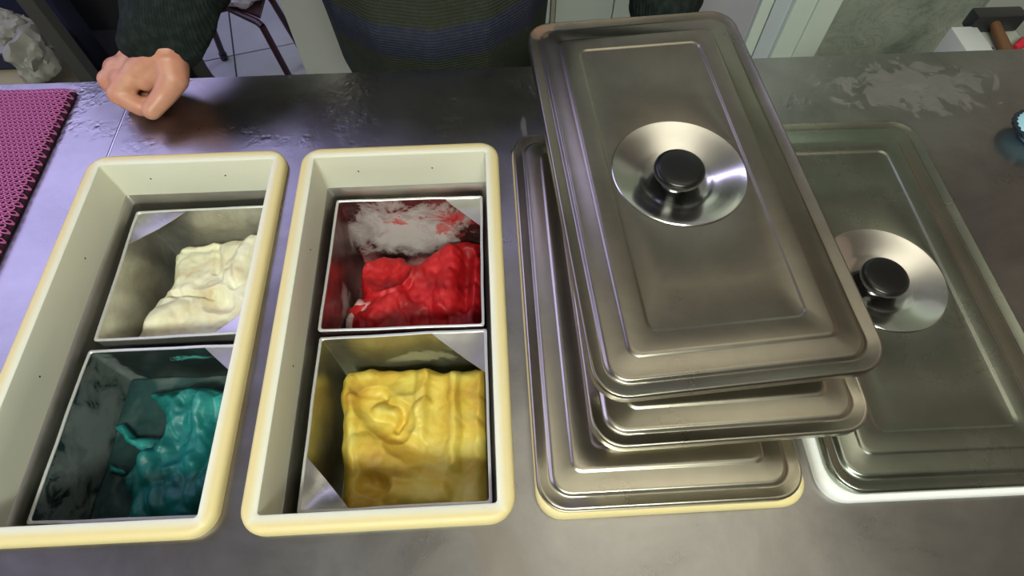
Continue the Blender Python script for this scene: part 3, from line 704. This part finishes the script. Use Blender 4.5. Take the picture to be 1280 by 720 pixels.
# left hand, out of sight behind the stacked lids, and the head and neck
def lh(p): return (p[0], p[1], p[2])
caps2 = []
hx, hy = 0.235, 0.700
LW_ = Vector((0.296, 0.872, -0.09))
caps2 += [((0.300, 1.01, 0.18), 0.044, tuple(LW_), 0.027), (tuple(LW_), 0.026, (0.296, 0.855, -0.150), (0.040, 0.022, 0.040)),
          ((0.270, 0.850, -0.12), 0.014, (0.262, 0.835, -0.19), 0.010)]
for i, (dx, ln) in enumerate(((-0.027, 0.075), (-0.009, 0.084), (0.009, 0.078), (0.026, 0.062))):
    k = Vector((0.296+dx, 0.852, -0.180)); mid = k+Vector((0, -0.008, -ln*0.5)); tip = k+Vector((0, 0.004, -ln))
    caps2 += [(tuple(k), 0.0105, tuple(mid), 0.0092), (tuple(mid), 0.0092, tuple(tip), 0.0078)]
hz = 0.62
HC = Vector((PC[0], PC[1]-0.01, 0.70))
caps2 += [((PC[0], PC[1]+0.02, 0.48), 0.062, (PC[0], PC[1]+0.005, 0.62), 0.056),
          (tuple(HC+Vector((0, 0.012, 0.03))), (0.076, 0.094, 0.088), tuple(HC+Vector((0, -0.015, -0.075))), (0.050, 0.060, 0.040)),
          (tuple(HC+Vector((0, -0.088, 0.015))), 0.011, tuple(HC+Vector((0, -0.106, -0.022))), 0.013),
          (tuple(HC+Vector((-0.030, -0.078, 0.035))), 0.016, tuple(HC+Vector((0.030, -0.078, 0.035))), 0.016),
          (tuple(HC+Vector((-0.020, -0.080, -0.058))), 0.008, tuple(HC+Vector((0.020, -0.080, -0.058))), 0.008),
          (tuple(HC+Vector((-0.079, 0.008, 0.020))), (0.010, 0.018, 0.024), tuple(HC+Vector((-0.076, 0.004, -0.018))), (0.008, 0.012, 0.014)),
          (tuple(HC+Vector((0.079, 0.008, 0.020))), (0.010, 0.018, 0.024), tuple(HC+Vector((0.076, 0.004, -0.018))), (0.008, 0.012, 0.014))]
caps2 += [((PC[0], PC[1]+0.01, 0.44), (0.15, 0.09, 0.07), (PC[0], PC[1], 0.25), (0.17, 0.13, 0.08)), ((PC[0], PC[1], 0.25), (0.17, 0.13, 0.08), (PC[0], PC[1], -0.08), (0.16, 0.16, 0.06)),
          ((PC[0]-0.1, 1.0, 0.46), 0.06, (-0.29, 1.00, 0.45), 0.06), ((PC[0]+0.1, 1.0, 0.46), 0.06, (0.12, 1.00, 0.45), 0.06),
          ((-0.29, 1.00, 0.45), 0.06, (-0.395, 0.95, 0.235), 0.044), ((0.12, 1.00, 0.45), 0.06, (0.300, 1.01, 0.18), 0.044)]
body = capsules('body', caps+caps2, m_skin, None, 0.0022, 4)
body.location = (0, 0, 0.9); body.parent = pr
P9 = (0, 0, -0.9)
sleeve_r = [((-0.29, 1.00, 0.46), 0.085, (-0.392, 0.97, 0.25), 0.074), ((-0.392, 0.97, 0.25), 0.074, (-0.410, 0.80, 0.130), (0.066, 0.06, 0.060)),
            ((-0.410, 0.80, 0.130), (0.066, 0.06, 0.060), (-0.445, 0.704, 0.084), (0.054, 0.024, 0.044))]
sleeve_l = [((0.12, 1.00, 0.46), 0.085, (0.302, 1.02, 0.18), 0.074), ((0.302, 1.02, 0.18), 0.074, (0.298, 0.890, -0.005), 0.060), ((0.298, 0.890, -0.005), 0.060, (0.297, 0.875, -0.07), 0.046)]
torso = [((PC[0], PC[1]+0.01, 0.46), (0.17, 0.11, 0.07), (PC[0], PC[1], 0.28), (0.195, 0.165, 0.10)),
         ((PC[0], PC[1], 0.28), (0.195, 0.165, 0.10), (PC[0], PC[1]-0.005, 0.03), (0.198, 0.212, 0.10)),
         ((PC[0], PC[1]-0.005, 0.03), (0.198, 0.212, 0.10), (PC[0], PC[1], -0.13), (0.190, 0.195, 0.05))]
tor = torso+[((PC[0]-0.1, 1.0, 0.47), 0.075, (-0.29, 1.00, 0.46), 0.08), ((PC[0]+0.1, 1.0, 0.47), 0.075, (0.12, 1.00, 0.46), 0.08), ((PC[0], PC[1]+0.02, 0.5), 0.075, (PC[0], PC[1]+0.012, 0.55), 0.068)]
# the pattern is laid out in object space with z = 0 at counter height
sw = capsules('sweater', tor, m_knit, None, 0.006, 6)
sw.data.transform(Matrix.Translation((0, 0, 0))); sw.location = (0, 0, 0.9); sw.parent = pr
for nm, cc in (('sleeve', sleeve_r), ('sleeve', sleeve_l)):
    s = capsules(nm, cc, m_sleeve, None, 0.0045, 5); s.location = (0, 0, 0.9); s.parent = pr
    # knitted folds and ribbed cuff as real relief
    for v in s.data.vertices:
        c = v.co
        v.co += v.normal*(0.006*noise.noise(Vector((c.x*14, c.y*30, c.z*20)))+0.0022*noise.noise(Vector((c.x*70, c.y*40, c.z*70))))
tr = capsules('trousers', [((PC[0], PC[1], -0.10), (0.175, 0.17, 0.09), (PC[0], PC[1], -0.20), (0.17, 0.15, 0.06)),
    ((PC[0]-0.085, PC[1], -0.2), 0.105, (PC[0]-0.11, PC[1], -0.5), 0.075), ((PC[0]-0.11, PC[1], -0.5), 0.075, (PC[0]-0.12, PC[1]+0.02, -0.82), 0.055),
    ((PC[0]+0.085, PC[1], -0.2), 0.105, (PC[0]+0.11, PC[1], -0.5), 0.075), ((PC[0]+0.11, PC[1], -0.5), 0.075, (PC[0]+0.12, PC[1]+0.02, -0.82), 0.055)], m_trouser, None, 0.012, 4)
tr.location = (0, 0, 0.9); tr.parent = pr
for s in (-1, 1):
    x = PC[0]+s*0.125
    sh = capsules('shoe', [((x, PC[1]+0.03, -0.855), (0.038, 0.04, 0.034), (x+s*0.01, PC[1]-0.14, -0.868), (0.042, 0.05, 0.022))], mat('black_shoe', (0.015, 0.015, 0.015), 0.5), None, 0.006, 2)
    sh.location = (0, 0, 0.9); sh.parent = pr
ha = capsules('hair', [(tuple(HC+Vector((0, 0.026, 0.055))), (0.083, 0.092, 0.078), tuple(HC+Vector((0, 0.05, -0.01))), (0.074, 0.066, 0.06))], m_hair, None, 0.005, 2)
ha.location = (0, 0, 0.9); ha.parent = pr
for s in (-1, 1):
    bm = BM(); bmesh.ops.create_uvsphere(bm, u_segments=16, v_segments=10, radius=0.0115); bmesh.ops.translate(bm, verts=bm.verts, vec=HC+Vector((s*0.030, -0.086, 0.018))+Vector((0, 0, 0.9)))
    link('eye', bm, mat('eye_white', (0.8, 0.8, 0.78), 0.2), pr)
    bm = BM(); bmesh.ops.create_uvsphere(bm, u_segments=12, v_segments=8, radius=0.005); bmesh.ops.translate(bm, verts=bm.verts, vec=HC+Vector((s*0.030, -0.0945, 0.018))+Vector((0, 0, 0.9)))
    link('iris', bm, mat('brown_iris', (0.05, 0.025, 0.01), 0.2), pr)

# ------------------------------------------------------------------ chair beyond, with a plastic bag on it
m_tube = mat('dark_maroon_tube', (0.035, 0.012, 0.014), 0.35)
ch = thing('chair', 'chair with thin dark maroon metal legs on the tiled floor, left of the person', 'chair', (-0.85, 1.85, -0.9))
CL = (-0.85, 1.85, -0.9)
def chleg(pts, r=0.011):
    bm = BM(); tube(bm, pts, r, 12); link('leg', bm, m_tube, ch, True, loc=CL)
    bm = BM(); a, b = Vector(pts[-1]), Vector(pts[-2]); d = (b-a).normalized(); tube(bm, [a, a+d*0.03], r*1.3, 12); link('foot_cap', bm, m_dark, ch, True, loc=CL)
chleg([(-0.7236, 1.709, -0.60), (-0.6925, 1.677, -0.75), (-0.662, 1.646, -0.897)])
chleg([(-1.015, 1.735, -0.60), (-1.018, 1.772, -0.75), (-1.02, 1.80, -0.897)])
chleg([(-0.965, 1.885, -0.60), (-0.986, 1.909, -0.75), (-1.0165, 1.9445, -0.897)])
chleg([(-0.7145, 1.846, -0.60), (-0.7014, 1.876, -0.75), (-0.69, 1.905, -0.897)])
bm = BM(); tube(bm, [(-0.7236, 1.709, -0.60), (-0.74, 1.722, -0.592), (-0.846, 1.790, -0.585), (-1.0, 1.745, -0.592), (-1.015, 1.735, -0.60)], 0.011, 12); link('seat_rail', bm, m_tube, ch, True, loc=CL)
bm = BM(); tube(bm, [(-0.7145, 1.846, -0.60), (-0.73, 1.86, -0.592), (-0.95, 1.89, -0.592), (-0.965, 1.885, -0.60)], 0.011, 12); link('seat_rail', bm, m_tube, ch, True, loc=CL)
bm = BM(); lp = [(-0.725, 1.722), (-0.846, 1.800), (-1.0, 1.755), (-0.955, 1.880), (-0.725, 1.850)]
a = [bm.verts.new((x, y, -0.582)) for x, y in lp]; b = [bm.verts.new((x, y, -0.570)) for x, y in lp]
bm.faces.new(a[::-1]); bm.faces.new(b)
for i in range(5): bm.faces.new((a[i], a[(i+1) % 5], b[(i+1) % 5], b[i]))
link('seat', bm, m_tube, ch, False, loc=CL)
bm = BM(); tube(bm, [(-0.7145, 1.846, -0.60), (-0.700, 1.850, -0.4), (-0.69, 1.89, -0.2)], 0.011, 12); link('back_post', bm, m_tube, ch, True, loc=CL)
bm = BM(); tube(bm, [(-0.965, 1.885, -0.60), (-0.965, 1.90, -0.4), (-0.96, 1.94, -0.2)], 0.011, 12); link('back_post', bm, m_tube, ch, True, loc=CL)
bm = BM(); box(bm, -0.96, -0.69, 1.885, 1.905, -0.33, -0.20, bev=0.006); link('backrest', bm, m_tube, ch, False, loc=CL)
m_bag = mat('thin_plastic_bag', (0.62, 0.58, 0.58), 0.25, 0.0, Transmission_Weight=0.35)
crumple('plastic_bag', -0.815, 1.815, -0.569, 0.095, 0.070, 0.055, m_bag, 'crumpled translucent plastic bag lying on the seat of the chair', 'bag', 2, 0.5)
crumple('bread_bun', -0.90, 1.835, -0.569, 0.030, 0.024, 0.030, mat('peach_bread', (0.55, 0.30, 0.18), 0.7), 'small peach-coloured bundle beside the plastic bag on the chair', 'food', 8, 0.15)

# ------------------------------------------------------------------ dark rack with papers, bags and a box, far left
m_rack = mat('black_rack', (0.012, 0.012, 0.013), 0.55); m_rack2 = mat('dark_grey_rack', (0.045, 0.043, 0.04), 0.6)
rk = thing('rack', 'dark metal rack beside the counter at the far left holding papers and bags', 'rack', (-1.10, 1.15, -0.9))
RL = (-1.10, 1.15, -0.9)
for x0, y0 in ((-0.748, 0.90), (-0.748, 1.255), (-1.42, 0.80), (-1.42, 1.255)):
    link('post', boxbm(x0, x0+0.026, y0, y0+0.025, -0.9, 0.45, bev=0.002), m_rack2, rk, False, loc=RL)
for z in (-0.30, -0.75): link('side_rail', boxbm(-0.747, -0.727, 0.926, 1.254, z, z+0.02), m_rack2, rk, False, loc=RL)
link('back_panel', boxbm(-1.394, -0.749, 1.262, 1.278, -0.9, 0.40), m_rack, rk, False, loc=RL)
link('shelf', boxbm(-1.394, -0.749, 0.78, 1.26, -0.30, -0.28), m_rack, rk, False, loc=RL)
link('shelf', boxbm(-1.394, -0.749, 0.78, 1.26, -0.75, -0.73), m_rack, rk, False, loc=RL)
m_card = mat('beige_cardboard', (0.26, 0.23, 0.15), 0.8)
bx_ = thing('cardboard_box', 'beige cardboard box low in the dark rack at the far left', 'box', (-0.93, 0.92, -0.28))
link('box_body', boxbm(-0.17, 0.128, -0.115, 0.10, 0, 0.17, bev=0.002), m_card, bx_, False)
link('flap', boxbm(-0.17, 0.128, -0.115, -0.02, 0.171, 0.174, bev=0.001), m_card, bx_, False)
link('flap', boxbm(-0.17, 0.128, 0.0, 0.10, 0.171, 0.175, bev=0.001), m_card, bx_, False)
m_bagw = mat('dull_white_bag', (0.21, 0.20, 0.18), 0.6)
for (x, y, z, rx, ry, rz_, sd, lb) in ((-0.796, 0.905, -0.104, 0.030, 0.045, 0.042, 3, 'crumpled dull white bag over the edge of the cardboard box, the nearer one'), (-0.855, 0.985, -0.104, 0.030, 0.030, 0.035, 9, 'crumpled dull white bag on the cardboard box, the one farther back')):
    crumple('crumpled_bag', x, y, z, rx, ry, rz_, m_bagw, lb, 'bag', sd, 0.7)
m_navy = mat('navy_folder', (0.012, 0.014, 0.04), 0.5); m_paper = mat('grey_paper', (0.24, 0.24, 0.27), 0.7)
fd = thing('folder', 'navy folder standing in the dark rack at the far left', 'folder', (-0.94, 1.10, -0.28), (0.0, 0, 0.05))
link('cover', boxbm(-0.10, 0.085, -0.004, 0.0, 0, 0.25), m_navy, fd, False)
link('cover', boxbm(-0.10, 0.085, 0.045, 0.049, 0, 0.25), m_navy, fd, False)
link('spine', boxbm(0.085, 0.090, -0.004, 0.049, 0, 0.25), m_navy, fd, False)
link('paper', boxbm(-0.09, 0.08, 0.004, 0.012, 0.004, 0.26), m_paper, fd, False)
link('paper', boxbm(-0.09, 0.02, 0.018, 0.040, 0.004, 0.245), mat('glossy_sheet', (0.3, 0.28, 0.33), 0.3), fd, False)
pp = thing('document_tray', 'dark blue tray lying on the cardboard box at the far left', 'tray', (-0.925, 0.935, -0.104))
link('tray_base', boxbm(-0.10, 0.085, -0.03, 0.07, 0, 0.006, bev=0.001), m_navy, pp, False)
link('rim', boxbm(-0.10, 0.085, -0.03, -0.025, 0.006, 0.03), m_navy, pp, False)
link('rim', boxbm(0.08, 0.085, -0.025, 0.07, 0.006, 0.03), m_navy, pp, False)
link('paper', boxbm(-0.09, 0.06, -0.02, 0.06, 0.006, 0.012), m_paper, pp, False)

# ------------------------------------------------------------------ white box, hammer and red clip behind the counter at the right
sp = thing('side_shelf', 'low shelf behind the counter at the right carrying the white box', 'shelf', (0.87, 0.83, -0.9))
link('shelf_board', boxbm(-0.12, 0.20, -0.085, 0.085, 0.68, 0.70, bev=0.002), m_base, sp, False)
for sx in (-0.10, 0.18):
    for sy in (-0.07, 0.07): link('leg', boxbm(sx-0.012, sx+0.012, sy-0.012, sy+0.012, 0, 0.68), m_base, sp, False)
wbx = thing('white_box', 'white plastic box with a sharp ridge behind the counter at the right', 'box', (0.783, 0.786, -0.2))
link('box_body', boxbm(-0.022, 0.022, -0.04, 0.034, 0, 0.182, bev=0.003), mat('dull_white_plastic', (0.50, 0.52, 0.50), 0.5), wbx, True)
w2 = thing('white_block', 'short pale block beside the white box, under the mallet', 'box', (0.838, 0.80, -0.2))
link('block_body', boxbm(-0.030, 0.042, -0.05, 0.05, 0, 0.170, bev=0.003), mat('pale_green_plastic', (0.40, 0.43, 0.38), 0.5), w2, True)
bm = BM(); lathe(bm, [(0.0035, 0.1696), (0.0035, 0.1705), (0.001, 0.1705)], 12, -0.020, -0.022, True, True); link('dark_hole', bm, m_dark, w2)
hm = thing('mallet', 'mallet with black head and brown wooden handle behind the counter at the right', 'mallet', (0.842, 0.828, -0.029))
bm = BM(); box(bm, -0.048, 0.034, -0.012, 0.014, 0, 0.030, bev=0.004)
link('head', bm, m_dark, hm)
bm = BM(); tube(bm, [(-0.012, -0.010, 0.015), (-0.015, -0.045, 0.012), (-0.020, -0.082, 0.010)], [0.0075, 0.0085, 0.0095], 14)
link('handle', bm, mat('brown_wood', (0.13, 0.06, 0.02), 0.5), hm)
rc = thing('red_clip', 'small red plastic clip beside the wooden mallet handle', 'clip', (0.858, 0.778, -0.029))
bm = BM(); tube(bm, [(-0.012, -0.010, 0.006), (0.0, -0.004, 0.008), (0.008, 0.006, 0.010)], [0.005, 0.008, 0.005], 12); link('clip_body', bm, mat('red_plastic', (0.5, 0.02, 0.04), 0.35), rc)
bm = BM(); tube(bm, [(0.0, -0.004, 0.012), (0.010, 0.004, 0.018), (0.016, 0.002, 0.014), (0.012, -0.010, 0.008)], 0.0025, 8); link('clip_arm', bm, bpy.data.materials['red_plastic'], rc)
